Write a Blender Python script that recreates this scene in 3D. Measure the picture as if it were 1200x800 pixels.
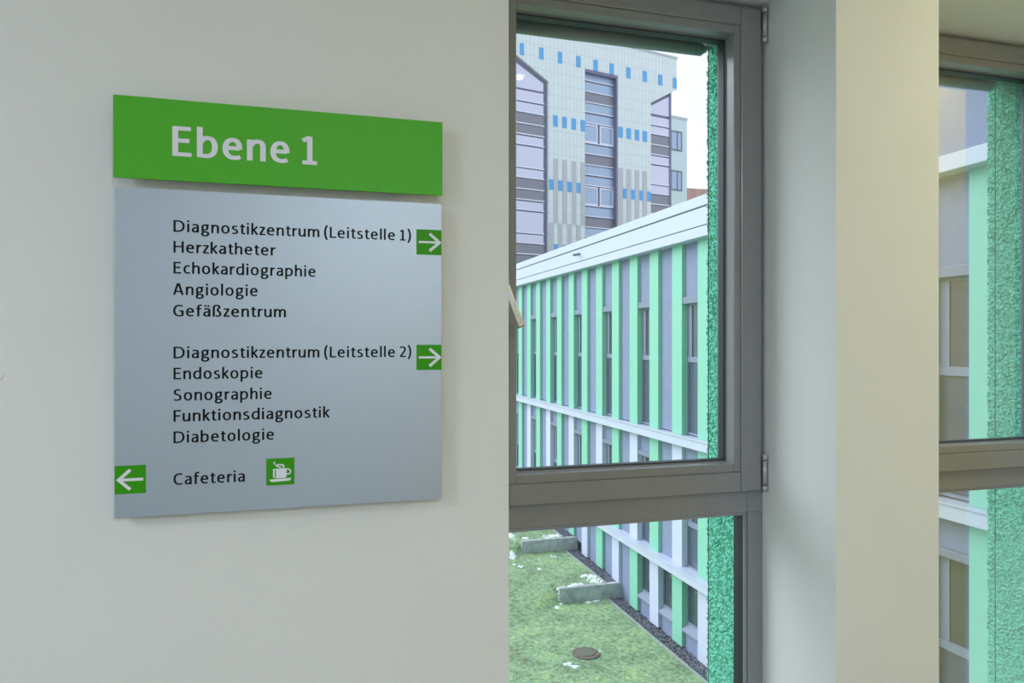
import bpy, math, random
from math import sin, cos, pi, sqrt
from mathutils import Matrix, Vector
random.seed(7)
for o in list(bpy.data.objects): bpy.data.objects.remove(o)
SC = bpy.context.scene
COL = SC.collection

# ------------------------------------------------------------------ camera, sky, exposure
F = 846.0; HY = 401.0                      # focal length in pixels of the 1200 wide frame, horizon row
CX, SX = 0.2757542, 0.9612282              # viewing direction (turned right from the wall's normal)
EYE = 1.6                                  # eye height above the floor (z = 0)
cd = bpy.data.cameras.new('camera'); cam = bpy.data.objects.new('camera', cd); COL.objects.link(cam)
cam.location = (0, 0, EYE); cam.rotation_euler = (pi/2, 0, -math.atan2(CX, SX))
cd.sensor_width = 36; cd.lens = F*36/1200; cd.shift_y = (HY-400)/1200; cd.clip_end = 500; cd.clip_start = 0.05
SC.camera = cam
SKY = (0.88, 0.945, 1.06); SKY_S = 1.22
w = bpy.data.worlds.new('overcast_sky'); SC.world = w; w.use_nodes = True
w.node_tree.nodes['Background'].inputs[0].default_value = (*SKY, 1)
w.node_tree.nodes['Background'].inputs[1].default_value = SKY_S
sd = bpy.data.lights.new('sun', 'SUN'); sd.energy = 3.0; sd.angle = math.radians(50); sd.color = (.93, .97, 1.08)
so = bpy.data.objects.new('sun', sd); COL.objects.link(so); so.rotation_euler = Vector((-.70, .50, .58)).to_track_quat('Z', 'Y').to_euler()
LAMP_W = 31.5; LAMP_C = (0.86, 0.95, 1.05)
SC.view_settings.view_transform = 'Standard'; SC.view_settings.look = 'None'
SC.view_settings.exposure = 0.0; SC.view_settings.gamma = 1.0; SC.view_settings.use_curve_mapping = False

# ------------------------------------------------------------------ helpers
def ratio(px):                              # X/Y on a sight line
    t = (px-600)/F
    return (SX*t+CX)/(SX-CX*t)
def on_wall(px, py, Y):                     # point of a plane parallel to the window wall
    X = Y*ratio(px); d = CX*X+SX*Y
    return X, (HY-py)/F*d
def on_ground(px, py, g):                   # point of the lawn at level g
    d = F*(-g)/(py-HY); r = (px-600)/F*d
    return CX*d+SX*r, SX*d-CX*r

class MB:
    def __init__(s): s.v = []; s.f = []
    def box(s, x0, x1, y0, y1, z0, z1):
        b = len(s.v)
        for z in (z0, z1):
            s.v += [(x0, y0, z), (x1, y0, z), (x1, y1, z), (x0, y1, z)]
        s.f += [tuple(b+i for i in q) for q in ((3,2,1,0),(4,5,6,7),(0,1,5,4),(1,2,6,5),(2,3,7,6),(3,0,4,7))]
        return s
    def prism(s, poly, ax, a0, a1):         # polygon in the two other axes, extruded along ax
        n = len(poly); b = len(s.v)
        for a in (a0, a1):
            for p, q in poly:
                s.v.append({'x': (a, p, q), 'y': (p, a, q), 'z': (p, q, a)}[ax])
        s.f.append(tuple(b+i for i in range(n))[::-1]); s.f.append(tuple(b+n+i for i in range(n)))
        for i in range(n):
            j = (i+1) % n; s.f.append((b+i, b+j, b+n+j, b+n+i))
        return s
    def tube(s, p, q, r, n=16, r2=None):
        p = Vector(p); q = Vector(q); d = (q-p).normalized(); r2 = r if r2 is None else r2
        u = d.orthogonal().normalized(); v = d.cross(u); b = len(s.v)
        for c, rr in ((p, r), (q, r2)):
            for i in range(n):
                a = 2*pi*i/n; s.v.append(tuple(c+u*rr*cos(a)+v*rr*sin(a)))
        for i in range(n):
            j = (i+1) % n; s.f.append((b+i, b+j, b+n+j, b+n+i))
        s.f.append(tuple(b+i for i in range(n))[::-1]); s.f.append(tuple(b+n+i for i in range(n)))
        return s
    def ring(s, x0, x1, z0, z1, wx, wb, wt, y0, y1):   # a rectangular frame (outer size, widths)
        s.box(x0, x0+wx, y0, y1, z0, z1); s.box(x1-wx, x1, y0, y1, z0, z1)
        s.box(x0+wx, x1-wx, y0, y1, z0, z0+wb); s.box(x0+wx, x1-wx, y0, y1, z1-wt, z1)
        return s
    def obj(s, name, mat, parent=None, bevel=0, smooth=False, local=False):
        me = bpy.data.meshes.new(name)
        off = Vector((0, 0, 0)) if local else Vector((0, 0, EYE))
        if parent is not None and not local: off = off-wloc(parent)
        me.from_pydata([tuple(Vector(v)+off) for v in s.v], [], s.f)
        me.materials.append(mat); me.update()
        if smooth:
            for p in me.polygons: p.use_smooth = len(p.vertices) <= 4
        o = bpy.data.objects.new(name, me); COL.objects.link(o)
        if parent is not None: o.parent = parent
        if bevel:
            m = o.modifiers.new('bevel', 'BEVEL'); m.width = bevel; m.segments = 2; m.limit_method = 'ANGLE'
        return o
def wloc(o):
    v = Vector((0, 0, 0))
    while o is not None: v = v+Vector(o.location); o = o.parent
    return v
def tag(o, label=None, cat=None, group=None, kind=None):
    if label: o['label'] = label
    if cat: o['category'] = cat
    if group: o['group'] = group
    if kind: o['kind'] = kind
    return o
def empty(name, loc, **k):
    o = bpy.data.objects.new(name, None); COL.objects.link(o)
    o.location = (loc[0], loc[1], loc[2]+EYE); o.empty_display_size = .1
    return tag(o, **k)

# ------------------------------------------------------------------ materials
def mat(name, col, rough=.6, metal=0.0, noise=None, bump=None, spec=.5, coat=0):
    """noise=(scale, amount[, detail]) mottles the colour; bump=(scale, distance, strength)"""
    m = bpy.data.materials.new(name); m.use_nodes = True; nt = m.node_tree; N = nt.nodes; L = nt.links
    b = N['Principled BSDF']; b.inputs['Base Color'].default_value = (*col, 1)
    b.inputs['Roughness'].default_value = rough; b.inputs['Metallic'].default_value = metal
    b.inputs['Specular IOR Level'].default_value = spec
    tc = N.new('ShaderNodeTexCoord')
    if noise:
        n = N.new('ShaderNodeTexNoise'); n.inputs['Scale'].default_value = noise[0]; n.inputs['Detail'].default_value = 5
        L.new(tc.outputs['Object'], n.inputs['Vector'])
        r = N.new('ShaderNodeMapRange'); r.inputs[1].default_value = .3; r.inputs[2].default_value = .7
        r.inputs[3].default_value = 1-noise[1]; r.inputs[4].default_value = 1+noise[1]
        L.new(n.outputs['Fac'], r.inputs[0])
        mx = N.new('ShaderNodeVectorMath'); mx.operation = 'SCALE'; mx.inputs[0].default_value = col
        L.new(r.outputs[0], mx.inputs['Scale']); L.new(mx.outputs[0], b.inputs['Base Color'])
    if bump:
        n = N.new('ShaderNodeTexNoise'); n.inputs['Scale'].default_value = bump[0]; n.inputs['Detail'].default_value = 3
        L.new(tc.outputs['Object'], n.inputs['Vector'])
        bp = N.new('ShaderNodeBump'); bp.inputs['Distance'].default_value = bump[1]; bp.inputs['Strength'].default_value = bump[2]
        L.new(n.outputs['Fac'], bp.inputs['Height']); L.new(bp.outputs[0], b.inputs['Normal'])
    return m
def glass_mat(name, tint, refl=1.0):
    m = bpy.data.materials.new(name); m.use_nodes = True; nt = m.node_tree; N = nt.nodes; L = nt.links
    N.remove(N['Principled BSDF'])
    tr = N.new('ShaderNodeBsdfTransparent'); tr.inputs[0].default_value = (*tint, 1)
    gl = N.new('ShaderNodeBsdfGlossy'); gl.inputs['Roughness'].default_value = 0.0
    fr = N.new('ShaderNodeFresnel'); fr.inputs[0].default_value = 1.5
    ml = N.new('ShaderNodeMath'); ml.operation = 'MULTIPLY'; ml.inputs[1].default_value = refl
    mx = N.new('ShaderNodeMixShader')
    L.new(fr.outputs[0], ml.inputs[0]); L.new(ml.outputs[0], mx.inputs[0]); L.new(tr.outputs[0], mx.inputs[1]); L.new(gl.outputs[0], mx.inputs[2])
    L.new(mx.outputs[0], N['Material Output'].inputs[0])
    return m

plaster = mat('wall_plaster', (.765, .785, .785), .75, bump=(420, .0006, .35), noise=(3, .012))
yellow_paint = mat('yellow_wall_paint', (.90, .66, .10), .6)
ceil_paint = mat('ceiling_paint', (.82, .80, .76), .8)
floor_m = mat('floor_linoleum', (.30, .31, .32), .4, noise=(12, .08))
frame_m = mat('window_frame_brown_grey', (.25, .255, .26), .22, noise=(60, .03))
frame_out = mat('window_frame_outer_metal', (.14, .155, .20), .4)
gasket_m = mat('black_rubber', (.012, .014, .02), .5)
spacer_m = mat('spacer_bar', (.30, .32, .38), .35, .6)
hinge_m = mat('hinge_metal', (.5, .5, .5), .35, .5)
steel_m = mat('satin_steel', (.50, .50, .49), .25, .9)
screen_m = mat('sunscreen_rail', (.34, .31, .31), .45)
cable_m = mat('cable', (.05, .05, .07), .4, .5)
pane_m = glass_mat('window_glass', (.975, .99, .985), .36)
stucco = mat('green_stucco', (.14, .55, .38), .85, bump=(150, .005, 1.0), noise=(190, .35))  # fine colour speckle stands in for the shading between the stucco grains
green_front = mat('green_paint_pilaster', (.235, .57, .42), .6, noise=(6, .03))
white_p = mat('white_paint_pilaster', (.54, .58, .72), .6, noise=(5, .02))
fascia_m = mat('pale_grey_metal_fascia', (.52, .57, .68), .45, noise=(2, .02))
grey_wall = mat('grey_blue_render', (.215, .265, .39), .8, noise=(4, .05), bump=(90, .004, .4))
header_m = mat('grey_window_header', (.20, .235, .32), .5)
wingglass = mat('dark_wing_glass', (.055, .075, .09), .04, spec=1.0)
wingglass2 = mat('dark_wing_lower_glass', (.085, .11, .16), .12, spec=.7)
wingframe = mat('wing_window_frame', (.22, .26, .36), .45)
concrete = mat('concrete', (.42, .44, .45), .9, noise=(5, .22), bump=(60, .004, .5))
kerb_m = mat('kerb_concrete', (.30, .34, .32), .9, noise=(9, .15))
soil = mat('dark_soil', (.06, .065, .08), .95)
pebble_m = mat('pebble', (.17, .18, .22), .8, noise=(22, .75))
snow_m = mat('snow', (.93, .95, 1.0), .6, bump=(30, .01, .4))
iron_m = mat('manhole_iron', (.15, .15, .12), .7, noise=(40, .3))
manrim = mat('manhole_rim_rust', (.17, .13, .105), .9, noise=(20, .4))

def grass_mat(name, k):
    m = bpy.data.materials.new(name); m.use_nodes = True; N = m.node_tree.nodes; L = m.node_tree.links
    b = N['Principled BSDF']; b.inputs['Roughness'].default_value = .9
    g = N.new('ShaderNodeNewGeometry')
    n1 = N.new('ShaderNodeTexNoise'); n1.inputs['Scale'].default_value = .8; n1.inputs['Detail'].default_value = 8; n1.inputs['Roughness'].default_value = .7
    n2 = N.new('ShaderNodeTexNoise'); n2.inputs['Scale'].default_value = 9; n2.inputs['Detail'].default_value = 5
    ad = N.new('ShaderNodeMix'); ad.inputs[0].default_value = .5
    L.new(g.outputs['Position'], n1.inputs['Vector']); L.new(g.outputs['Position'], n2.inputs['Vector'])
    L.new(n1.outputs['Fac'], ad.inputs[2]); L.new(n2.outputs['Fac'], ad.inputs[3])
    cr = N.new('ShaderNodeValToRGB'); e = cr.color_ramp.elements
    k *= 1.3
    e[0].position = .34; e[0].color = (.17*k, .14*k, .09*k, 1); e[1].position = .64; e[1].color = (.40*k, .43*k, .15*k, 1)
    for p, c in ((.41, (.14, .20, .11)), (.50, (.20, .30, .175)), (.57, (.26, .37, .20))):
        x = e.new(p); x.color = (c[0]*k, c[1]*k, c[2]*k, 1)
    L.new(ad.outputs[0], cr.inputs[0]); L.new(cr.outputs[0], b.inputs['Base Color'])
    return m
lawn_m = grass_mat('lawn_turf', 1.0); blade_m = grass_mat('grass_blades', 1.35)

# ------------------------------------------------------------------ the room
YW = 1.5; YF = 1.7865; YG = 1.8375; YO = 2.07           # wall face, frame face, glass, outer face
X1, X2, MOD = .423, 1.267, 1.163                        # first opening, module of the facade
LINT, FLOOR, CEIL = .963, -EYE, 1.32
XE, XWE, YS = 2.66, -3.4, -3.0
X2b = XE
wl = MB()
wl.box(XWE-.2, X1, YW, 1.86, FLOOR, CEIL+.3)
wl.box(X2, X1+MOD, YW, 1.86, FLOOR, CEIL+.3)
wl.box(X2+MOD, XE+.2, YW, 1.86, FLOOR, CEIL+.3)
for k in (0, 1):
    wl.box(X1+k*MOD, X2+k*MOD, YW, 1.86, LINT, CEIL+.3)
    wl.box(X1+k*MOD, X2+k*MOD, YW, 1.86, FLOOR, -1.35)
tag(wl.obj('wall_north', plaster), kind='structure')
tag(MB().box(XE, XE+.2, YS, YW, FLOOR, CEIL+.3).obj('wall_east', yellow_paint), kind='structure')
tag(MB().box(XWE-.2, XWE, YS, YW, FLOOR, CEIL+.3).obj('wall_west', plaster), kind='structure')
tag(MB().box(XWE-.2, XE+.2, YS-.2, YS, FLOOR, CEIL+.3).obj('wall_south', plaster), kind='structure')
tag(MB().box(XWE-.2, XE+.2, YS-.2, 1.86, FLOOR-.2, FLOOR).obj('floor', floor_m), kind='structure')
tag(MB().box(XWE, XE, YS, YW, CEIL, CEIL+.15).obj('ceiling', ceil_paint), kind='structure')

em = bpy.data.materials.new('lamp_diffuser'); em.use_nodes = True
eb = em.node_tree.nodes['Principled BSDF']; eb.inputs['Emission Color'].default_value = (1, .96, .9, 1); eb.inputs['Emission Strength'].default_value = 2.0
lampcase = mat('lamp_case', (.8, .8, .8), .5)
for lx, ly, lab, pw_, lc in ((-2.5, -.3, 'unseen ceiling lamp added nearest the west wall as fill light', 1.35, LAMP_C), (2.32, .86, 'flush ceiling lamp nearest the yellow wall', .25, (1, .985, .62)), (.62, -2.1, 'unseen ceiling lamp added at the back of the corridor as fill light', 1.6, LAMP_C)):  # all out of view; west and back lamps added to brighten walls, reveal, sign
    t = empty('unseen_ceiling_light', (lx, ly, CEIL), label=lab, cat='lamp')
    c = MB(); c.box(lx-.32, lx+.32, ly-.32, ly-.30, CEIL-.05, CEIL); c.box(lx-.32, lx+.32, ly+.30, ly+.32, CEIL-.05, CEIL)
    c.box(lx-.32, lx-.30, ly-.30, ly+.30, CEIL-.05, CEIL); c.box(lx+.30, lx+.32, ly-.30, ly+.30, CEIL-.05, CEIL)
    c.obj('case', lampcase, t)
    MB().box(lx-.30, lx+.30, ly-.30, ly+.30, CEIL-.035, CEIL-.02).obj('diffuser', em, t)
    ld = bpy.data.lights.new('unseen_lamp_light', 'AREA'); ld.shape = 'SQUARE'; ld.size = .6; ld.energy = LAMP_W*pw_; ld.color = lc
    lo = bpy.data.objects.new('unseen_lamp_light', ld); COL.objects.link(lo); lo.parent = t; lo.location = (0, 0, -.055)

bx_, by_ = 1.003, .285
t = empty('downlight', (bx_, by_, CEIL), label='small warm round downlight in the ceiling behind the window wall', cat='lamp')
c = MB(); c.tube((bx_, by_, CEIL-.018), (bx_, by_, CEIL), .034, 28); c.obj('housing', lampcase, t)
warm = bpy.data.materials.new('warm_bulb'); warm.use_nodes = True; wb = warm.node_tree.nodes['Principled BSDF']
wb.inputs['Emission Color'].default_value = (1, .86, .6, 1); wb.inputs['Emission Strength'].default_value = 18
c = MB(); c.tube((bx_, by_, CEIL-.030), (bx_, by_, CEIL-.018), .024, 24, .030); c.obj('bulb', warm, t)
# outer skin of the building with coarse green stucco; the reveals beside the panes are really rough
def rough_strip(xr, y0, y1, z0, z1, sgn):
    st = .005; ny = int((y1-y0)/st); nz = int((z1-z0)/st); mb = MB()
    for j in range(nz+1):
        for i in range(ny+1):
            mb.v.append((xr+sgn*random.random()*.009, y0+(y1-y0)*i/ny, z0+(z1-z0)*j/nz))
    for j in range(nz):
        for i in range(ny):
            a = j*(ny+1)+i; mb.f.append((a, a+1, a+ny+2, a+ny+1))
    return mb
XR = 1.2555
for k, nm in ((0, 'wall_outer'), (1, 'wall_outer')):
    o = MB(); a = XR+k*MOD+.001; b = XR+k*MOD+.335 if k == 0 else XR+MOD+6.9
    o.box(a, b, 1.86, YO, -8.0, 3.2)
    if k == 0: o.box(-6, .435, 1.86, YO, -8.0, 3.2)
    for q in ((.435, a) if k == 0 else (XR+.336, a),):
        o.box(q[0], q[1], 1.88, YO, .965, 3.2); o.box(q[0], q[1], 1.86, YO, -8.0, -1.37)
    w_ = tag(o.obj(nm, stucco), kind='structure')
    rs = rough_strip(XR+k*MOD, 1.862, YO, -1.36, .962, -1)
    tag(rs.obj('stucco_reveal', stucco, w_), label='coarse green stucco reveal beside the pane')

# windows -----------------------------------------------------------
def window(n, dx, zb, zs, zt):
    """zb lower inner edge of the sash, zs foot of the sash, zt foot of the transom"""
    a, b = X1+dx, X2+dx
    t = tag(empty('window_%d' % n, (a, YF, -1.35)), kind='structure')
    yi = YF+.012
    fr = MB(); fr.ring(a, b, zt, LINT, .049, zs-zt+.008, .049, yi, 1.86)
    fr.obj('frame', frame_m, t, .003)
    fr = MB(); fr.box(a, a+.049, yi, 1.86, -1.35, zt); fr.box(b-.049, b, yi, 1.86, -1.35, zt); fr.box(a+.049, b-.049, yi, 1.86, -1.35, -1.29)
    fr.obj('frame', frame_m, t, .003)
    x0, x1 = a+.014, b-.016
    s = MB(); s.ring(x0, x1, zs, LINT-.014, .067, zb-.024-zs, .0535, YF-.006, YG+.02)
    sash = s.obj('sash', frame_m, t, .004)
    ix0, ix1, iz0, iz1 = x0+.089, b-.103, zb, .872
    s = MB(); s.ring(x0+.067, x1-.067, zb-.024, LINT-.0675, .020, .024, .0235, YF-.002, YG-.004); s.obj('glazing_bead', frame_m, sash, .0025)
    s = MB(); s.ring(ix0-.004, ix1+.004, iz0-.004, iz1+.004, .010, .010, .010, YG-.009, YG+.020); s.obj('gasket', gasket_m, sash)
    s = MB(); s.ring(ix0-.002, ix1+.002, iz0-.002, iz1+.002, .005, .005, .005, YG-.011, YG-.0085); s.obj('gasket', spacer_m, sash)
    MB().box(ix0-.004, ix1+.004, YG-.003, YG+.001, iz0-.004, iz1+.004).obj('pane', pane_m, sash)
    s = MB(); s.ring(ix0-.02, ix1+.022, iz0-.03, iz1+.025, .022, .03, .022, YG+.020, YG+.034); s.obj('outer_frame', frame_out, sash)
    # fixed light under the transom
    lx0, lx1, lz0, lz1 = a+.049, b-.049, -1.29, zt
    s = MB(); s.ring(lx0, lx1, lz0, lz1, .007, .007, .007, YG-.028, YG+.022); lg = s.obj('gasket', gasket_m, t)
    s = MB(); s.ring(lx0+.001, lx1-.001, lz0, lz1, .008, .008, .008, YG-.034, YG-.028); s.obj('gasket_lip', spacer_m, lg)
    MB().box(lx0, lx1, YG-.003, YG+.001, lz0, lz1).obj('pane', pane_m, t)
    for z0, z1 in ((LINT-.112, LINT-.010), (zs, zs+.104)):
        h = MB(); hx, hy = b-.011, YF-.013
        h.tube((hx, hy, z0), (hx, hy, z0+.016), .0075); h.tube((hx, hy, z0+.018), (hx, hy, z1-.018), .0062); h.tube((hx, hy, z1-.016), (hx, hy, z1), .0075)
        h.box(hx-.001, hx+.006, hy, YF+.012, z0+.004, z1-.004)
        h.obj('hinge', hinge_m, t, smooth=True)
    hx = x0+.034
    h = MB(); h.box(hx-.014, hx+.014, YF-.018, YF-.006, .06, .20)
    h.tube((hx, YF-.018, .155), (hx, YF-.062, .155), .0095)
    hd = h.obj('handle', steel_m, t, .003, smooth=False); tag(hd, label='satin steel lever handle')
    p = Vector((hx-.004, YF-.062, .168)); q = Vector((hx+.062, YF-.075, .028)); q = Vector((hx+.046, YF-.070, .037))
    d = (q-p).normalized(); u = Vector((0, 1, 0)); u = (u-d*u.dot(d)).normalized(); v = d.cross(u); l = MB()
    for c in (p, q):
        for su, sv in ((-1, -1), (1, -1), (1, 1), (-1, 1)): l.v.append(tuple(c+u*.0062*su+v*.0095*sv))
    l.f += [(3,2,1,0),(4,5,6,7),(0,1,5,4),(1,2,6,5),(2,3,7,6),(3,0,4,7)]
    l.obj('lever', steel_m, hd, .0035)
    return t
window(1, 0, -.342, -.422, -.486)
window(2, MOD, -.322, -.402, -.463)

# outside sunscreens: lower rail of the blind, casing and guide cables
for k, lab in ((0, 'raised outdoor sunscreen with brown rail above the left window'), (1, 'raised outdoor sunscreen with brown rail above the right-hand window')):
    dx = k*MOD; yb = 2.015; zc = .918
    t = empty('sunscreen', (.85+dx, yb, zc), label=lab, cat='sun blind', group='raised outdoor sunscreens')
    MB().box(.44+dx, 1.250+dx, 1.905, 2.06, .945, 1.09).obj('casing', screen_m, t)
    r = MB(); r.tube((.46+dx, yb, zc), (1.195+dx, yb, zc), .019, 24); r.tube((1.195+dx, yb, zc), (1.203+dx, yb, zc), .019, 24, .013); r.obj('bottom_rail', screen_m, t, smooth=True)
    r = MB(); r.tube((1.203+dx, yb, zc+.002), (1.212+dx, yb, zc+.002), .011); r.tube((1.21+dx, yb, zc+.006), (1.226+dx, yb, zc+.006), .006); r.obj('end_cap', hinge_m, t, smooth=True)
    MB().box(.47+dx, 1.19+dx, yb-.001, yb+.001, zc+.01, .95).obj('fabric', mat('screen_fabric', (.07, .075, .08), .8), t)
    for x in (.465, 1.2215): MB().tube((x+dx, yb, -1.36), (x+dx, yb, .95), .0014, 8).obj('guide_cable', cable_m, t)

# ------------------------------------------------------------------ the sign
sign_green = mat('sign_green_film', (.084, .46, .027), .45, spec=.25)
tile_green = mat('sign_tile_green', (.04, .33, .003), .45, spec=.2)
ink = mat('black_lettering', (.006, .007, .009), .6, spec=.15)
whiteink = mat('pale_lettering', (.80, .81, .92), .5)
tray_edge = mat('panel_edge', (.62, .60, .52), .4, .6)
alu = bpy.data.materials.new('brushed_aluminium'); alu.use_nodes = True
nt = alu.node_tree; N = nt.nodes; L = nt.links; pb = N['Principled BSDF']
pb.inputs['Metallic'].default_value = .86; pb.inputs['Base Color'].default_value = (.44, .505, .585, 1)
tc = N.new('ShaderNodeTexCoord'); mp = N.new('ShaderNodeMapping'); mp.inputs['Scale'].default_value = (1400, 1400, 12)
n1 = N.new('ShaderNodeTexNoise'); n1.inputs['Scale'].default_value = 1; L.new(tc.outputs['Object'], mp.inputs[0]); L.new(mp.outputs[0], n1.inputs[0])
mr = N.new('ShaderNodeMapRange'); mr.inputs[3].default_value = .40; mr.inputs[4].default_value = .50; L.new(n1.outputs[0], mr.inputs[0]); L.new(mr.outputs[0], pb.inputs['Roughness'])

YP = 1.474
def W(px, py, Y=YP): return on_wall(px, py, Y)
gx0, gx1 = W(132.3, 0, 1.470)[0], W(518.6, 0, 1.470)[0]
gt = (W(132, 110, 1.47)[1]+W(518, 143.5, 1.47)[1])/2; gb = (W(132, 207, 1.47)[1]+W(518, 229.5, 1.47)[1])/2
sx0, sx1 = W(134, 0)[0], W(517.6, 0)[0]
st_ = (W(134, 219.5)[1]+W(517, 238)[1])/2; sb_ = (W(134, 607.5)[1]+W(517, 584)[1])/2
sign = empty('directory_sign', ((sx0+sx1)/2, YW, sb_), label='wall directory sign with green header over a brushed aluminium panel of departments', cat='sign')
MB().box(gx0+.0, gx1, 1.470, 1.4745, gb, gt).obj('header_panel', sign_green, sign, .0006)
MB().box(gx0+.02, gx1-.02, 1.4745, YW, gb+.02, gt-.02).obj('header_mount', tray_edge, sign)
MB().box(sx0, sx1, YP, YP+.004, sb_, st_).obj('panel', alu, sign, .0006)
MB().box(sx0+.0015, sx1-.0015, YP+.004, YP+.010, sb_+.0015, st_-.0015).obj('panel_rim', tray_edge, sign)
MB().box(sx0+.03, sx1-.03, YP+.010, YW, sb_+.03, st_-.03).obj('panel_mount', tray_edge, sign)

GL = {
 'E': (.52, ['M.07 0L.07 1', 'M.02 .945L.50 .945', 'M.02 .53L.46 .53', 'M.02 .055L.52 .055']),
 'D': (.74, ['M.07 0L.07 1', 'M.02 .945L.26 .945C.54 .945 .67 .77 .67 .5C.67 .22 .54 .055 .26 .055L.02 .055']),
 'H': (.68, ['M.07 0L.07 1', 'M.61 0L.61 1', 'M.07 .53L.61 .53']),
 'L': (.48, ['M.07 0L.07 1', 'M.02 .055L.48 .055']),
 'F': (.50, ['M.07 0L.07 1', 'M.02 .945L.50 .945', 'M.02 .50L.45 .50']),
 'A': (.70, ['M.06 0L.31 1', 'M.37 1L.64 0', 'M.14 .30L.56 .30', 'M.29 .95L.40 .95']),
 'G': (.68, ['M.62 .88C.54 .93 .46 .95 .40 .95C.2 .95 .07 .78 .07 .5C.07 .2 .2 .05 .4 .05C.5 .05 .57 .07 .61 .1L.61 .47', 'M.40 .475L.67 .475']),
 'C': (.60, ['M.58 .88C.52 .93 .45 .945 .4 .945C.2 .945 .07 .78 .07 .5C.07 .2 .2 .055 .4 .055C.47 .055 .54 .07 .59 .11']),
 'S': (.54, ['M.46 .90C.4 .93 .35 .945 .29 .945C.17 .945 .08 .88 .08 .75C.08 .6 .2 .56 .28 .52C.38 .47 .47 .42 .47 .27C.47 .12 .36 .055 .23 .055C.15 .055 .08 .08 .04 .11']),
 'n': (.52, ['M.07 0L.07 .74', 'M.08 .50C.13 .61 .2 .685 .29 .685C.42 .685 .45 .6 .45 .48L.45 0']),
 'm': (.84, ['M.07 0L.07 .74', 'M.08 .50C.12 .61 .18 .685 .27 .685C.38 .685 .42 .6 .42 .48L.42 0', 'M.43 .50C.47 .61 .53 .685 .62 .685C.74 .685 .77 .6 .77 .48L.77 0']),
 'h': (.52, ['M.07 0L.07 1.05', 'M.08 .50C.13 .61 .2 .685 .29 .685C.42 .685 .45 .6 .45 .48L.45 0']),
 'u': (.52, ['M.45 .74L.45 0', 'M.07 .74L.07 .26C.07 .12 .12 .055 .22 .055C.32 .055 .4 .14 .44 .25']),
 'r': (.35, ['M.07 0L.07 .74', 'M.08 .46C.12 .6 .18 .675 .26 .675L.35 .665']),
 'i': (.14, ['M.07 0L.07 .74', 'M.07 .87L.07 1.03']),
 'l': (.14, ['M.07 0L.07 1.05']),
 'o': (.57, ['M.285 .685C.42 .685 .50 .56 .50 .37C.50 .18 .42 .055 .285 .055C.15 .055 .07 .18 .07 .37C.07 .56 .15 .685 .285 .685Z']),
 'e': (.54, ['M.09 .39L.47 .39', 'M.47 .355C.475 .58 .4 .685 .28 .685C.15 .685 .07 .55 .07 .36C.07 .16 .17 .055 .31 .055C.38 .055 .43 .07 .49 .10']),
 'a': (.48, ['M.06 .64C.12 .67 .18 .685 .24 .685C.37 .685 .41 .62 .41 .5L.41 0', 'M.41 .42L.28 .41C.14 .40 .07 .33 .07 .2C.07 .1 .13 .055 .2 .055C.3 .055 .37 .13 .41 .23']),
 'b': (.56, ['M.07 0L.07 1.05', 'M.08 .50C.13 .62 .2 .685 .29 .685C.43 .685 .49 .55 .49 .37C.49 .17 .4 .055 .25 .055C.18 .055 .1 .065 .07 .08']),
 'd': (.56, ['M.49 0L.49 1.05', 'M.48 .24C.43 .12 .36 .055 .27 .055C.13 .055 .07 .19 .07 .37C.07 .57 .16 .685 .31 .685C.38 .685 .45 .675 .49 .66']),
 'p': (.56, ['M.07 -.29L.07 .74', 'M.08 .50C.13 .62 .2 .685 .29 .685C.43 .685 .49 .55 .49 .37C.49 .17 .4 .055 .25 .055C.18 .055 .1 .065 .07 .08']),
 'g': (.53, ['M.25 .685C.37 .685 .42 .59 .42 .47C.42 .35 .36 .26 .25 .26C.13 .26 .08 .35 .08 .47C.08 .59 .14 .685 .25 .685Z', 'M.30 .685L.53 .685',
             'M.14 .29C.05 .22 .06 .10 .18 .09L.32 .075C.44 .06 .49 .00 .48 -.09C.46 -.21 .35 -.255 .25 -.255C.12 -.255 .06 -.20 .06 -.12C.06 -.03 .12 .03 .19 .08']),
 'k': (.48, ['M.07 0L.07 1.05', 'M.10 .34L.42 .74', 'M.17 .44L.43 0']),
 's': (.43, ['M.37 .66C.32 .68 .27 .685 .23 .685C.13 .685 .08 .63 .08 .55C.08 .44 .16 .42 .23 .385C.31 .35 .37 .31 .37 .2C.37 .1 .29 .055 .19 .055C.13 .055 .08 .07 .03 .09']),
 't': (.38, ['M.165 .90L.165 .2C.165 .1 .2 .055 .27 .055L.38 .07', 'M.02 .685L.36 .685']),
 'z': (.44, ['M.03 .68L.41 .68', 'M.365 .66L.07 .08', 'M.03 .06L.44 .06']),
 'f': (.38, ['M.15 0L.15 .8C.15 .93 .2 .995 .3 .995L.39 .985', 'M.02 .685L.35 .685']),
 'c': (.44, ['M.42 .65C.38 .67 .33 .685 .29 .685C.15 .685 .07 .55 .07 .36C.07 .15 .16 .055 .29 .055C.34 .055 .39 .07 .44 .1']),
 '\u00df': (.58, ['M.07 0L.07 .76C.07 .93 .15 .995 .27 .995C.38 .995 .45 .93 .45 .84C.45 .73 .33 .69 .33 .60C.33 .48 .51 .42 .51 .24C.51 .1 .42 .055 .32 .055L.20 .08']),
 '(': (.26, ['M.22 1.12C.01 .75 .01 .2 .22 -.20']),
 ')': (.26, ['M.04 1.12C.25 .75 .25 .2 .04 -.20']),
 '1': (.48, ['M.26 0L.26 1', 'M.05 .84L.26 .965', 'M.04 .06L.48 .06']),
 '2': (.50, ['M.05 .87C.1 .92 .17 .945 .24 .945C.37 .945 .43 .86 .43 .74C.43 .55 .25 .35 .09 .08', 'M.05 .06L.50 .06']),
}
GL['\u00e4'] = (.48, GL['a'][1]+['M.14 .86L.14 1.00', 'M.35 .86L.35 1.00'])
import re
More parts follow.
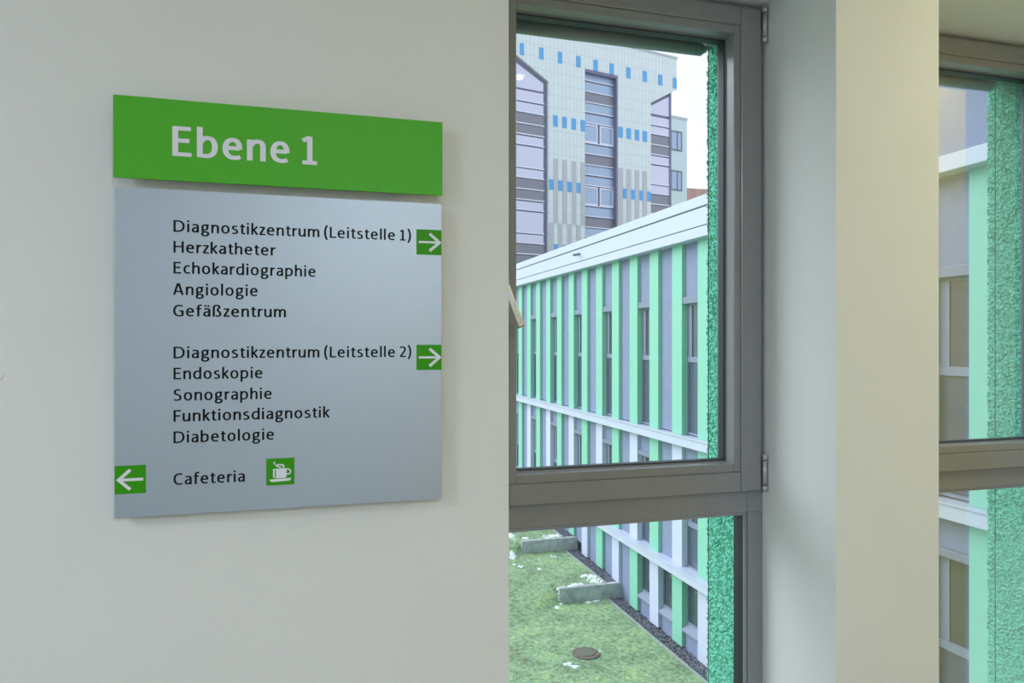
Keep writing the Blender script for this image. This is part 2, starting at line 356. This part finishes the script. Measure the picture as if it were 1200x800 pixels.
def path_pts(s):
    tok = re.findall(r'[MLCZ]|-?\d*\.?\d+', s); i = 0; P = []; closed = False; cmd = ''
    while i < len(tok):
        if tok[i] in 'MLCZ': cmd = tok[i]; i += 1
        if cmd == 'Z': closed = True; break
        if cmd in 'ML': P.append((float(tok[i]), float(tok[i+1]))); i += 2
        else:
            a = [float(x) for x in tok[i:i+6]]; i += 6; p0 = P[-1]
            for k in range(1, 9):
                t = k/8; u = 1-t
                P.append(tuple(u**3*p0[j]+3*u*u*t*a[j]+3*u*t*t*a[2+j]+t**3*a[4+j] for j in (0, 1)))
    if closed: P.pop()
    return P, closed
def ribbon(mb, P, closed, s, tr, thin=.86):
    n = len(P); b = len(mb.v)
    for i in range(n):
        p = P[i]; a = P[i-1] if (i or closed) else None; c = P[(i+1) % n] if (i < n-1 or closed) else None
        def nd(u, v): l = math.hypot(v[0]-u[0], v[1]-u[1]) or 1; return ((v[0]-u[0])/l, (v[1]-u[1])/l)
        d1 = nd(a, p) if a else nd(p, c); d2 = nd(p, c) if c else d1
        nx, ny = -(d1[1]+d2[1]), d1[0]+d2[0]; l = math.hypot(nx, ny) or 1; nx /= l; ny /= l
        k = max(.5, -d1[1]*nx+d1[0]*ny)
        th = s*sqrt(nx*nx+(thin*ny)**2)/2/k
        mb.v.append(tr(p[0]+nx*th, p[1]+ny*th)); mb.v.append(tr(p[0]-nx*th, p[1]-ny*th))
    for i in range(n if closed else n-1):
        j = (i+1) % n; mb.f.append((b+2*i, b+2*i+1, b+2*j+1, b+2*j))
def text(name, s, x0, x1, zb, cap, m, Y, sw):
    gap = .155; pos = []; x = 0; pv = ' '
    for ch in s:
        if ch == ' ': x += .20; pv = ch; continue
        if pv in 'rktfzFL' : x -= .055
        if ch in 'tfzv' and pv != ' ': x -= .03
        if ch in 'il' or pv in 'il': x += .012
        pos.append((ch, x)); x += GL[ch][0]+gap; pv = ch
    tot = x-gap; kx = (x1-x0)/tot; mb = MB()
    for ch, gx in pos:
        for si, st in enumerate(GL[ch][1]):
            dy = si*.00012; P, cl = path_pts(st)
            ribbon(mb, P, cl, sw, lambda a, b, gx=gx, dy=dy: (x0+(gx+a)*kx, Y-dy, zb+b*cap))
    return mb.obj(name, m, sign)
def line(s, pxa, pya, pxb, pyb, cap=None, **k):
    xa, za = W(pxa, pya); xb, zb = W(pxb, pyb)
    o = text('lettering', s, xa, xb, (za+zb)/2, CAP, ink, YP-.0004, .148); o['label'] = 'black lettering reading '+s
CAP = W(203.8, 257.8)[1]-W(203.8, 271.3)[1]
line('Diagnostikzentrum (Leitstelle 1)', 203.4, 271.5, 481.5, 282)
line('Herzkatheter', 203.4, 295.9, 323, 299.4)
line('Echokardiographie', 203.4, 320.7, 369.8, 323.8)
line('Angiologie', 203, 345.8, 301.9, 346.6)
line('Gef\u00e4\u00dfzentrum', 203, 370.8, 335, 371.4)
line('Diagnostikzentrum (Leitstelle 2)', 203.4, 419.8, 481.8, 418)
line('Endoskopie', 203.4, 444.3, 307.5, 443)
line('Sonographie', 203.4, 469.7, 318.4, 467)
line('Funktionsdiagnostik', 203.4, 494, 386.3, 488.9)
line('Diabetologie', 203.4, 518.8, 321, 515)
line('Cafeteria', 203.4, 567.6, 286.9, 564.5)
xa, za = W(202.4, 182.4, 1.47); xb, zb = W(371.6, 192.9, 1.47)
o = text('lettering', 'Ebene 1', xa, xb, (za+zb)/2, W(203, 148.3, 1.47)[1]-W(203, 182.4, 1.47)[1], whiteink, 1.4696, .162); o['label'] = 'pale lettering reading Ebene 1'

def tile(pxa, pxb, ta, ba, tb, bb, x0=None, x1=None):
    xa = W(pxa, 0)[0] if x0 is None else x0; xb = W(pxb, 0)[0] if x1 is None else x1
    t = (W(pxa, ta)[1]+W(pxb, tb)[1])/2; b = (W(pxa, ba)[1]+W(pxb, bb)[1])/2
    o = MB().box(xa, xb, YP-.0005, YP, b, t).obj('pictogram_tile', tile_green, sign)
    return o, (lambda u, v: (xa+(xb-xa)*u, YP-.0009, b+(t-b)*v))
for pa in ((488, 517.3, 268.5, 298.2, 269.6, 299), (488, 517.3, 403.9, 433.5, 403.7, 433.2)):
    o, tr = tile(*pa, x1=sx1-.0005); o['label'] = 'green tile with white arrow pointing right'; m_ = MB()
    ribbon(m_, [(.09, .5), (.90, .5)], False, .085, tr, 1); ribbon(m_, [(.52, .84), (.92, .5), (.52, .16)], False, .11, lambda u, v: (tr(u, v)[0], tr(u, v)[1]-.00015, tr(u, v)[2]), 1); m_.obj('arrow', whiteink, o)
o, tr = tile(134, 171, 546, 579.2, 544.3, 577.4, x0=sx0+.0005); o['label'] = 'green tile with white arrow pointing left'; m_ = MB()
ribbon(m_, [(.92, .5), (.14, .5)], False, .10, tr, 1); ribbon(m_, [(.50, .85), (.13, .5), (.50, .15)], False, .11, lambda u, v: (tr(u, v)[0], tr(u, v)[1]-.00015, tr(u, v)[2]), 1); m_.obj('arrow', whiteink, o)
o, tr = tile(312, 345, 537.4, 568.9, 535.9, 567.2); o['label'] = 'green tile with white steaming coffee cup'; m_ = MB()
def quadm(pts): b = len(m_.v); m_.v += [tr(x, 1-y) for x, y in pts]; m_.f.append(tuple(range(b, b+len(pts))))
quadm([(.345, .385), (.72, .375), (.72, .70), (.68, .735), (.345, .745)])
quadm([(.24, .40), (.27, .385), (.35, .385), (.35, .43), (.305, .43), (.305, .70), (.33, .745), (.28, .73), (.24, .69)])
quadm([(.12, .775), (.88, .75), (.88, .79), (.82, .845), (.50, .865), (.24, .875), (.15, .85)])
ribbon(m_, [(.71, .595), (.79, .59), (.85, .55), (.865, .48), (.83, .415), (.77, .405), (.71, .41)], False, .045, tr, 1)
ribbon(m_, [(x, 1-y) for x, y in ((.31, .13), (.27, .17), (.31, .22), (.36, .245), (.48, .235), (.58, .25), (.625, .29), (.60, .35))], False, .05, tr, 1)
ribbon(m_, [(x, 1-y) for x, y in ((.30, .20), (.34, .27), (.40, .30), (.46, .325), (.53, .35))], False, .045, tr, 1)
m_.obj('coffee_cup', whiteink, o)

# faint scuff on the plaster at the left
sc = mat('pink_scuff', (.62, .47, .45), .8)
m_ = MB(); sx, sz = W(1, 443, YW-.0006); ribbon(m_, [(sx-.004, sz-.002), (sx, sz-.003), (sx+.003, sz+.002), (sx+.005, sz+.007)], False, .0012, lambda a, b: (a, YW-.0004, b), 1)
tag(m_.obj('wall_scratch', sc), kind='structure')

# ------------------------------------------------------------------ the wing across the lawn
XF = 9.5
G1, G2, G3 = -.844*XF, -.797*XF, -.752*XF
def S(v): return v*XF
wing = empty('wing_building', (XF, S(1.8), G1), label='long low building with green and white pilasters across the lawn', cat='building')
Y_END = S(3.75)
MB().box(XF+.22, XF+14, YO, Y_END, G1-.6, S(.33)).obj('wall', grey_wall, wing)
XB = XF-.24
MB().box(XB, XF+.3, YO+.01, Y_END, S(.2705), S(.2970)).obj('fascia', fascia_m, wing, .01)
MB().box(XB+.03, XF+.3, S(1.3), Y_END, S(.3005), S(.3465)).obj('fascia', fascia_m, wing, .01)
MB().box(XB, XF+.5, S(1.3), Y_END, S(.349), S(.376)).obj('parapet_cap', fascia_m, wing, .01)
MB().box(XB+.02, XF+.3, YO+.01, Y_END, S(-.281), S(-.256)).obj('band', fascia_m, wing, .01)
MB().box(XB-.01, XB+.05, YO+.01, Y_END, S(-.2565), S(-.2535)).obj('band_lip', fascia_m, wing)
MB().box(XB+.02, XF+.3, YO+.01, Y_END, S(-.642), S(-.619)).obj('band', fascia_m, wing, .01)
MB().box(XB-.01, XB+.05, YO+.01, Y_END, S(-.6195), S(-.6165)).obj('band_lip', fascia_m, wing)
MB().box(XF+.02, XF+12, YO+.01, S(1.3), S(.30), S(.75)).obj('upper_wall', grey_wall, wing)
def Bk(k): return 1.647+(.139 if k >= 0 else .1365)*k
pw = .056
def gfor(y): return G1 if y < S(2.21) else (G2 if y < S(2.62) else G3)
KS = range(-9, 16)
for k in KS:
    y0, y1 = S(Bk(k)), S(Bk(k)+pw)
    if k == -6: y1 = S(Bk(k)+.062)
    if y1 > Y_END: continue
    white = bool(k % 2)
    MB().box(XF, XF+.22, y0, y1, S(-.256), S(.2705)).obj('pilaster', green_front, wing, .008)
    p = MB().box(XF, XF+.22, y0, y1, S(-.619), S(-.281)).obj('pilaster', white_p if white else green_front, wing, .008)
    if white: p['label'] = 'white pilaster'
    if y0 > 0:
        g = gfor(y0)
        p = MB().box(XF, XF+.22, y0, y1, g+.03, S(-.642)).obj('pilaster', green_front if white else white_p, wing, .008)
        if not white: p['label'] = 'white pilaster'
    # bay on the near side of this pilaster
    a, b = S(Bk(k-1)+pw), y0
    if a < YO+.05: continue
    def panel(z0, z1): MB().box(XF+.095, XF+.22, a, b, z0, z1).obj('wall_panel', grey_wall, wing)
    def win(z0, z1, zt, zh):
        fr = MB(); fx0, fx1 = XF+.15, XF+.21
        fr.box(fx0, fx1, a, a+.05, z0, z1); fr.box(fx0, fx1, b-.05, b, z0, z1)
        fr.box(fx0, fx1, a+.05, b-.05, z1-.05, z1); fr.box(fx0, fx1, a+.05, b-.05, z0, z0+.05)
        if zt: fr.box(fx0-.01, fx1, a+.05, b-.05, zt-.08, zt+.06)
        wf = fr.obj('window', wingframe, wing)
        if zt:
            MB().box(XF+.18, XF+.20, a+.05, b-.05, zt+.06, z1-.05).obj('pane', wingglass, wf)
            MB().box(XF+.18, XF+.20, a+.05, b-.05, z0+.05, zt-.08).obj('pane', wingglass2, wf)
            MB().box(XF+.165, XF+.19, b-.22, b-.05, zt+.06, z1-.05).obj('casement_frame', wingframe, wf)
        else: MB().box(XF+.18, XF+.20, a+.05, b-.05, z0+.05, z1-.05).obj('pane', wingglass, wf)
        if zh: MB().box(XF+.02, XF+.20, a, b-.01, z1, zh).obj('window_header', header_m, wing, .01)
    if white:
        win(S(-.253), S(.1056), S(-.046), S(.124)); panel(S(.124), S(.2705))
        win(S(-.619), S(-.350), S(-.497), S(-.336)); panel(S(-.336), S(-.281))
    else:
        panel(S(-.253), S(.2705)); panel(S(-.619), S(-.281))
    g = gfor(b)
    if k <= 3:
        win(S(-.775), S(-.642), None, None); panel(g-.1, S(-.79))
        sl = MB().prism([(XF-.01, S(-.795)), (XF-.01, S(-.790)), (XF+.2, S(-.771)), (XF+.2, S(-.795))], 'y', a, b-.01)
        sl.obj('window_sill', header_m, wing)
    else: panel(g-.1, S(-.642))
# overflow spout in the fascia
MB().tube((XB+.05, S(2.50), S(.327)), (XB-.22, S(2.50), S(.322)), .045, 12).obj('overflow_spout', header_m, wing, smooth=True)
MB().box(XF+.6, XF+14, S(1.3), Y_END-.1, S(.33), S(.335)).obj('roof', kerb_m, wing)

# ------------------------------------------------------------------ lawn, kerb, gravel, walls
XC = S(.957)
YT1, YT2 = S(2.2), S(2.608)
def sm(t): t = min(1, max(0, t)); return t*t*(3-2*t)
def ground_h(x, y):                          # two terraces that run out into gentle slopes left of the walls
    q = max(0.0, min(1.0, (S(.79)-x)/1.6)); w_ = .12+q*3.4
    return G1+(G2-G1)*sm((y-YT1-.08)/w_+.5*(q > -1))+(G3-G2)*sm((y-YT2-.08)/w_+.5)
lw = MB(); xs = [-30, -20, -10, -4, 0]+[2+i*(XC-2)/60 for i in range(61)]; ys = [YO+i*(S(3.9)-YO)/340 for i in range(341)]
for y in ys:
    for x in xs: lw.v.append((x, y, ground_h(x, y)))
nx = len(xs)
for j in range(len(ys)-1):
    for i in range(nx-1):
        a = j*nx+i; lw.f.append((a, a+1, a+nx+1, a+nx))
tag(lw.obj('lawn', lawn_m), kind='structure')
fg = MB().box(-160, 220, S(3.9), 260, G1-.9, G3-.01)
tag(fg.obj('ground', lawn_m), kind='structure')
tag(MB().box(XC, XF+.25, YO, YT1, G1-.5, G1-.035).box(XC, XF+.25, YT1, YT2, G1-.5, G2-.035).box(XC, XF+.25, YT2, Y_END, G1-.5, G3-.035).obj('gravel_bed', soil), kind='structure')
kb = empty('lawn_kerb', (XC, S(2), G1)); kb['kind'] = 'structure'
for ya, yb, g in ((YO, YT1-.1, G1), (YT1+.1, YT2-.1, G2), (YT2+.1, Y_END, G3)):
    n = max(1, int(round((yb-ya)/1.0)))
    for i in range(n):
        q = (yb-ya)/n
        MB().box(XC-.035, XC+.035, ya+i*q+.004, ya+(i+1)*q-.004, g-.2, g+.035).obj('kerb_stone', kerb_m, kb, .008)
# pebbles (nobody could count them)
pm = MB()
for _ in range(5200):
    y = random.uniform(S(1.45), S(3.2)); x = random.uniform(XC+.05, XF+.08); g = gfor(y)
    rr = random.uniform(.016, .036); c = Vector((x, y, g-.035+rr*.5+random.random()*.012)); b0 = len(pm.v)
    R = Matrix.Rotation(random.random()*6, 3, 'Z') @ Matrix.Rotation(random.uniform(-.5, .5), 3, 'X')
    for v in ((1,0,0),(0,1,0),(-1,0,0),(0,-1,0),(0,0,.7),(0,0,-.7)):
        j = random.uniform(.7, 1.2); pm.v.append(tuple(c+R @ (Vector(v)*rr*j)))
    for f in ((0,1,4),(1,2,4),(2,3,4),(3,0,4),(1,0,5),(2,1,5),(3,2,5),(0,3,5)): pm.f.append(tuple(b0+i for i in f))
tag(pm.obj('pebbles', pebble_m), label='dark grey pebbles in the strip along the green and white facade', cat='gravel', kind='stuff')
mx, my = on_ground(686.5, 766, G1)
# grass blades
gb_ = MB()
for _ in range(60000):
    y = random.uniform(S(1.55), S(3.1)); x = XC-.04-abs(random.random())*(y*.36+.2); g = ground_h(x, y)
    if x > S(.785) and (-.02 < y-YT1 < .19 or -.02 < y-YT2 < .19): continue
    if (x-mx)**2+(y-my)**2 < .15: continue
    a = random.random()*6.283; h = random.uniform(.015, .045); wd = .006; b0 = len(gb_.v)
    gb_.v += [(x-wd*cos(a), y-wd*sin(a), g), (x+wd*cos(a), y+wd*sin(a), g), (x+random.uniform(-.03, .03), y+random.uniform(-.03, .03), g+h)]
    gb_.f.append((b0, b0+1, b0+2))
tag(gb_.obj('grass', blade_m), label='short patchy green grass of the courtyard lawn', cat='grass', kind='stuff')

for yy, g, gn, xl, lab in ((YT1, G1, G2, .790, 'nearer low concrete retaining wall crossing the lawn edge'), (YT2, G2, G3, .787, 'farther low concrete retaining wall with snow behind it')):
    m_ = MB().box(S(xl), XF+.12, yy-.005, yy+.17, g-.3, gn+.01)
    tag(m_.obj('retaining_wall', concrete, bevel=.012), label=lab, cat='wall')
# manhole
mh = empty('manhole', (mx, my, G1), label='round iron manhole cover in the lawn with snow at its edge', cat='manhole cover')
m_ = MB(); m_.tube((mx, my, G1-.05), (mx, my, G1+.035), .36, 36); m_.obj('rim', manrim, mh, .01)
m_ = MB(); m_.tube((mx, my, G1+.03), (mx, my, G1+.05), .235, 36); m_.obj('cover', iron_m, mh, .006)
# snow patches
def snow(label, spots, g, n=26):
    m_ = MB()
    for px, py, rx, ry in spots:
        cx, cy = on_ground(px, py, g)
        for _ in range(int(n*1.8)):
            a = random.random()*6.283; q = sqrt(random.random()); d = cy*CX*0+1
            x = cx+cos(a)*q*rx; y = cy+sin(a)*q*ry; r = random.uniform(.02, .085)*(1.15-.7*q); g = ground_h(x, y)-.012; b0 = len(m_.v); k = 9
            ph = random.random()
            ring = [(x+cos(ph+i*6.283/k)*r*random.uniform(.5, 1.4), y+sin(ph+i*6.283/k)*r*random.uniform(.7, 1.25)) for i in range(k)]
            m_.v += [(u, v, g-.005) for u, v in ring]; m_.v += [(x+(u-x)*.6, y+(v-y)*.6, g+.030) for u, v in ring]; m_.v.append((x, y, g+.036))
            for i in range(k):
                j = (i+1) % k; m_.f.append((b0+i, b0+j, b0+k+j, b0+k+i)); m_.f.append((b0+k+i, b0+k+j, b0+2*k))
    tag(m_.obj('snow_patch', snow_m, smooth=True), label=label, cat='snow', group='snow remnants on the lawn')
snow('snow remnant on the lawn behind the farther retaining wall', [(643, 629, .30, .35), (633, 632, .25, .12), (652, 628, .3, .2), (616, 631, .12, .1)], G3, 20)
snow('snow remnant at the picture edge left of the farther retaining wall', [(598, 641, .14, .55), (601, 638, .1, .2)], G2, 34)
snow('thin snow remnant below the one left of the farther retaining wall', [(600, 654, .12, .16), (610, 664, .10, .12), (603, 662, .05, .05)], G2, 9)
snow('few snow flecks in the middle of the lawn between the two retaining walls', [(648, 652, .12, .16), (632, 667, .06, .1)], G2, 5)
snow('broad snow remnant beside the kerb behind the nearer retaining wall', [(698, 680, .30, .28), (690, 676, .28, .2), (685, 675, .1, .1)], G2, 26)
snow('snow remnant along the back of the nearer retaining wall', [(668, 687, .32, .10), (676, 685, .25, .10), (656, 690, .06, .12), (653, 695, .04, .1)], G2, 14)
snow('small snow remnant at the foot of the nearer retaining wall', [(690, 705.5, .10, .05), (699, 704.5, .12, .04)], G1, 8)
snow('snow lump on the left of the manhole rim', [(680, 760, .06, .05), (702, 764, .05, .05)], G1, 7)
snow('snow flecks on the lawn just below the manhole', [(667, 778, .14, .12), (674, 782, .08, .06)], G1, 8)

# ------------------------------------------------------------------ tiled tower
PX0, D0 = 690.0, 48.0
r0 = (PX0-600)/F*D0
TX, TY = CX*D0+SX*r0, SX*D0-CX*r0
UX, UY = .9758, .2180
ln = math.hypot(UX, UY); UX /= ln; UY /= ln
def tw(px, py, back=0.0):                    # sight line meets the tower's front -> (s, z)
    t = (px-600)/F; dx, dy = CX+SX*t, SX-CX*t
    bx, by = TX-UY*back, TY+UX*back
    det = dx*(-UY)-(-UX)*dy
    k = (bx*(-UY)+UX*by)/det
    return ((k*dx-bx)*UX+(k*dy-by)*UY, (HY-py)/F*k)
tower = empty('tiled_tower', (TX, TY, 0), label='tall pale tiled tower block with blue tiles and tall window bays', cat='building')
tower.location.z = EYE; tower.rotation_euler.z = math.atan2(UY, UX)
def ts(px, back=0): return tw(px, 0, back)[0]
def tz(px, py, back=0): return tw(px, py, back)[1]
tile_m = bpy.data.materials.new('pale_tower_tiles'); tile_m.use_nodes = True
N = tile_m.node_tree.nodes; L = tile_m.node_tree.links; b = N['Principled BSDF']; b.inputs['Roughness'].default_value = .35
tc = N.new('ShaderNodeTexCoord'); sp = N.new('ShaderNodeSeparateXYZ'); cb = N.new('ShaderNodeCombineXYZ')
L.new(tc.outputs['Object'], sp.inputs[0]); L.new(sp.outputs[0], cb.inputs[0]); L.new(sp.outputs[2], cb.inputs[1])
br = N.new('ShaderNodeTexBrick'); br.offset = 0; L.new(cb.outputs[0], br.inputs['Vector'])
br.inputs['Scale'].default_value = 1; br.inputs['Brick Width'].default_value = .30; br.inputs['Row Height'].default_value = .76
br.inputs['Mortar Size'].default_value = .022; br.inputs['Color1'].default_value = (.64, .70, .71, 1); br.inputs['Color2'].default_value = (.67, .73, .735, 1)
br.inputs['Mortar'].default_value = (.52, .59, .62, 1); L.new(br.outputs[0], b.inputs['Base Color'])
BACK = 90
zbot = G3; BD = .55
def T(px, py): return tw(px, py)
roofz = T(793, 69)[1]; roofL = roofz
sL = ts(520); mid = ts(606)
slant = (T(642.6, 95.3)[1], T(606, 64.7)[1])
mirror = 2*mid-ts(642.6)
poly = [(sL, roofz), (ts(793), roofz), (ts(793), T(792, 105)[1]), (ts(762.8), T(762.8, 120.3)[1]), (ts(762.8), zbot), (ts(724), zbot), (ts(724), T(685.5, 80.2)[1]),
        (ts(685.5), T(685.5, 80.2)[1]), (ts(685.5), zbot), (ts(642.6), zbot), (ts(642.6), slant[0]), (mid, slant[1]), (mirror, slant[0]), (mirror, zbot), (sL, zbot)]
MB().prism(poly, 'y', 0, BD).obj('facade', tile_m, tower, local=True)
core = MB().box(sL, ts(785.5), BD, BD+14, zbot, roofz-.05); core.box(ts(785.5), ts(793), BD, BD+14, T(787, 110)[1]+.2, roofz-.05)
dark_m = mat('tower_recess', (.20, .215, .30), .6)
core.obj('core', tile_m, tower, local=True)
tframe = mat('tower_frame_violet_grey', (.17, .17, .26), .5)
tline = mat('tower_mullion_pale', (.72, .74, .85), .45)
tglass = mat('tower_glass_lilac', (.61, .60, .77), .22, spec=.8)
tglassb = mat('tower_glass_blue', (.34, .44, .62), .10, spec=1.0)
tdark = mat('tower_spandrel_grey', (.235, .235, .29), .45)
tgrey = mat('tower_grey_tile', (.46, .48, .51), .4)
tblue = mat('tower_blue_tile', (.10, .36, .70), .35)
zfloor = S(.2)
def bay(s0, s1, top0, rows, ref, glassm, back, slanted=None, first=None):
    """rows: (y top, y bottom, kind) read at pixel column ref"""
    dk = MB().box(s0, s1, back+.06, back+.12, zbot, top0); dk.obj('bay_frame', tframe, tower, local=True)
    for y0, y1, kd in rows:
        z1, z0 = tz(ref, y0, back), tz(ref, y1, back)
        a, b = s0+.12, s1-.12
        if kd == 'd': MB().box(a, b, back-.0, back+.06, z0, z1).obj('spandrel_panel', tdark, tower, local=True)
        elif kd == 'g': MB().box(a, b, back+.02, back+.06, z0, z1).obj('pane', glassm, tower, local=True)
        elif kd == 'w':
            h = (a+b)/2
            for u, v in ((a, h-.09), (h+.09, b)):
                f = MB(); f.ring(u, v, z0, z1, .09, .09, .09, back-.03, back+.05); wf = f.obj('window', tline, tower, local=True)
                MB().box(u+.09, v-.09, back+.01, back+.04, z0+.09, z1-.09).obj('pane', glassm, wf, local=True)
        MB().box(a-.02, b+.02, back-.04, back+.05, z0-.07, z0-.005).obj('mullion', tline, tower, local=True)
per = lambda base, step, n: [(a+step*i, b+step*i, k) for i in range(n) for a, b, k in base]
# middle bay
zt = T(685.5, 80.2)[1]; ss0, ss1 = ts(685.5), ts(724)
bay(ss0, ss1, zt, [(83.4, 93, 'g'), (95.7, 106, 'g')]+per([(108.1, 118.4, 'd'), (120.5, 130, 'g'), (132.9, 142.5, 'g'), (144.8, 166.2, 'w'), (168.7, 178.8, 'g')], 73.3, 3), 686, tglassb, .35)
MB().box(ss1-.13, ss1-.001, .0, .40, zbot, zt-.001).obj('bay_reveal', tframe, tower, local=True)
MB().box(ss0+.001, ss1-.13, .0, .40, zt-.2, zt-.001).obj('bay_reveal', tframe, tower, local=True)
# left gabled bay
sq0, sq1 = mirror, ts(642.6)
bk = .10
MB().prism([(sq0, zbot), (sq1, zbot), (sq1, slant[0]), (mid, slant[1]), (sq0, slant[0])], 'y', bk+.10, bk+.16).obj('bay_frame', tframe, tower, local=True)
g0 = tz(608, 102, bk)
MB().prism([(mirror+.3, g0), (sq1-.3, g0), (sq1-.3, slant[0]-.15), (mid, slant[1]-.42), (mirror+.3, slant[0]-.15)], 'y', bk+.04, bk+.10).obj('pane', tglass, tower, local=True)
for y0, y1, kd in [(104.5, 115.7, 'g'), (118.7, 129, 'g')]+per([(131.4, 142.4, 'd'), (144.6, 155, 'd'), (158, 167, 'g'), (170, 194, 'g'), (196.6, 206, 'g')], 77, 2)+[(285.4, 296, 'd'), (298.6, 309, 'd')]:
    z1, z0 = tz(608, y0, bk), tz(608, y1, bk)
    MB().box(mirror+.3, sq1-.3, bk+.02, bk+.10, z0, z1).obj('spandrel_panel' if kd == 'd' else 'pane', tdark if kd == 'd' else tglass, tower, local=True)
    MB().box(mirror+.25, sq1-.25, bk-.02, bk+.09, z0-.08, z0-.01).obj('mullion', tline, tower, local=True)
# right corner bay with a sloping head
sr0, sr1 = ts(762.8), ts(786.8)
zr0, zr1 = T(762.8, 120.3)[1], T(786.8, 107.5)[1]
MB().prism([(sr0, zbot), (sr1, zbot), (sr1, zr1), (sr0, zr0)], 'y', .16, BD).obj('bay_frame', tframe, tower, local=True)
MB().box(sr1-.14, sr1+.03, .04, BD, zbot, zr1+.1).obj('corner_post', tframe, tower, local=True)
g0 = tz(764, 132.3)
MB().prism([(sr0+.03, g0), (sr1-.14, g0), (sr1-.14, zr1-.35), (sr0+.03, zr0-.2)], 'y', .10, .16).obj('pane', tglass, tower, local=True)
for y0, y1, kd in [(135.5, 144.2, 'g'), (147, 155, 'g')]+per([(157.4, 167.6, 'd'), (169.8, 179.2, 'd'), (182, 190, 'g'), (193, 214, 'g'), (216.4, 225, 'g')], 70, 2):
    z1, z0 = tz(764, y0), tz(764, y1)
    MB().box(sr0+.02, sr1-.14, .09, .16, z0, z1).obj('spandrel_panel' if kd == 'd' else 'pane', tdark if kd == 'd' else tglass, tower, local=True)
    MB().box(sr0+.02, sr1-.12, .06, .16, z0-.08, z0-.01).obj('mullion', tline, tower, local=True)
# coloured tiles
def chip(px0, px1, z0, z1, m, nm):
    MB().box(ts(px0), ts(px1), -.03, .02, z0, z1).obj(nm, m, tower, local=True)
za, zb_ = T(609.1, 63.8)[1], T(609.1, 50.1)[1]
for p in (609.1, 632, 653.8, 675.3, 695.6, 714.3, 733.9, 753.2, 771.2, 788.6): chip(p, p+4.8 if p < 780 else 792.8, za, zb_, tblue, 'blue_tile')
za, zb_ = T(648.2, 147.8)[1], T(648.2, 134.7)[1]
for p in (648.2, 659, 669.8, 680.4, 724.7, 734.2, 743.9, 753.1): chip(p, p+5.0, za, zb_, tblue, 'blue_tile')
za3, zb3 = T(645, 222)[1], T(645, 210)[1]
for p in (643.4, 654, 665, 675.1, 729.4, 739, 748.7, 757.8): chip(p, p+4.9, za3, zb3, tblue, 'blue_tile')
zg1, zg0 = T(650, 185.8)[1], T(650, 261)[1]
for p in (648.6, 659.3, 670.1, 680.3, 724.9, 734.2, 743.9, 753.0): chip(p, p+5.1, zg0, zg1, tgrey, 'grey_tile')
zl = T(650, 320)[1]
for p in (643.4, 654, 665, 675.1, 729.4, 739, 748.7, 757.8): chip(p, p+5.0, zl, zg0, tgrey, 'grey_tile')
za, zb_ = T(650, 298)[1], T(650, 286)[1]
for p in (649, 659.6): chip(p, p+5, za, zb_, tblue, 'blue_tile')
MB().box(sL, ts(793)+.05, -.06, BD+14, roofz-.02, roofz+.12).obj('roof_edge', tgrey, tower, local=True)

# lower annex right of the tower
bo = 9.0
annex = empty('stair_annex', (TX, TY, 0), label='narrow pale building with two windows just right of the tower', cat='building')
annex.location.z = EYE; annex.rotation_euler.z = math.atan2(UY, UX)
a0, a1 = ts(770, bo), ts(805.4, bo); at_ = tz(805, 141, bo)
annex_m = mat('annex_pale_green', (.56, .68, .70), .6)
MB().box(a0, a1, bo+.05, bo+8, zbot, at_).obj('wall', annex_m, annex, local=True)
MB().box(a0, a1+.05, bo, bo+8, at_, at_+.2).obj('roof', tgrey, annex, local=True)
for y0, y1 in ((154.5, 177.5), (200.6, 224)):
    z1, z0 = tz(799, y0, bo), tz(799, y1, bo); u0, u1 = ts(786, bo), ts(799.5, bo)
    f = MB(); f.ring(u0, u1, z0, z1, .12, .12, .12, bo, bo+.1); f.box((u0+u1)/2+.05, (u0+u1)/2+.17, bo, bo+.1, z0, z1); wf = f.obj('window', tframe, annex, local=True)
    MB().box(u0+.1, u1-.1, bo+.02, bo+.07, z0+.1, z1-.1).obj('pane', tglassb, wf, local=True)

# far house with a red-brown roof
hx, hy, D = 26.0, 62.0, 0
brickroof = mat('red_brown_roof', (.30, .17, .15), .8, noise=(2, .3)); hw = mat('far_house_wall', (.5, .48, .45), .8)
def hz(px, py, d): return (HY-py)/F*d
d = 84.0
def P(px): r = (px-600)/F*d; return CX*d+SX*r, SX*d-CX*r
ax, ay = P(803); bx, by = P(850)
h = empty('far_house', (ax, ay, G3), label='house with a red-brown pitched roof far right of the tower', cat='building')
zr = hz(830, 224, d+5)+.2
MB().box(ax-1, bx+6, ay, ay+8, G3, zr-2.2).obj('wall', hw, h)
MB().prism([(ay-.3, zr-2.3), (ay+4, zr+.1), (ay+8.3, zr-2.3)], 'x', ax-1.3, bx+6.3).obj('roof', brickroof, h)
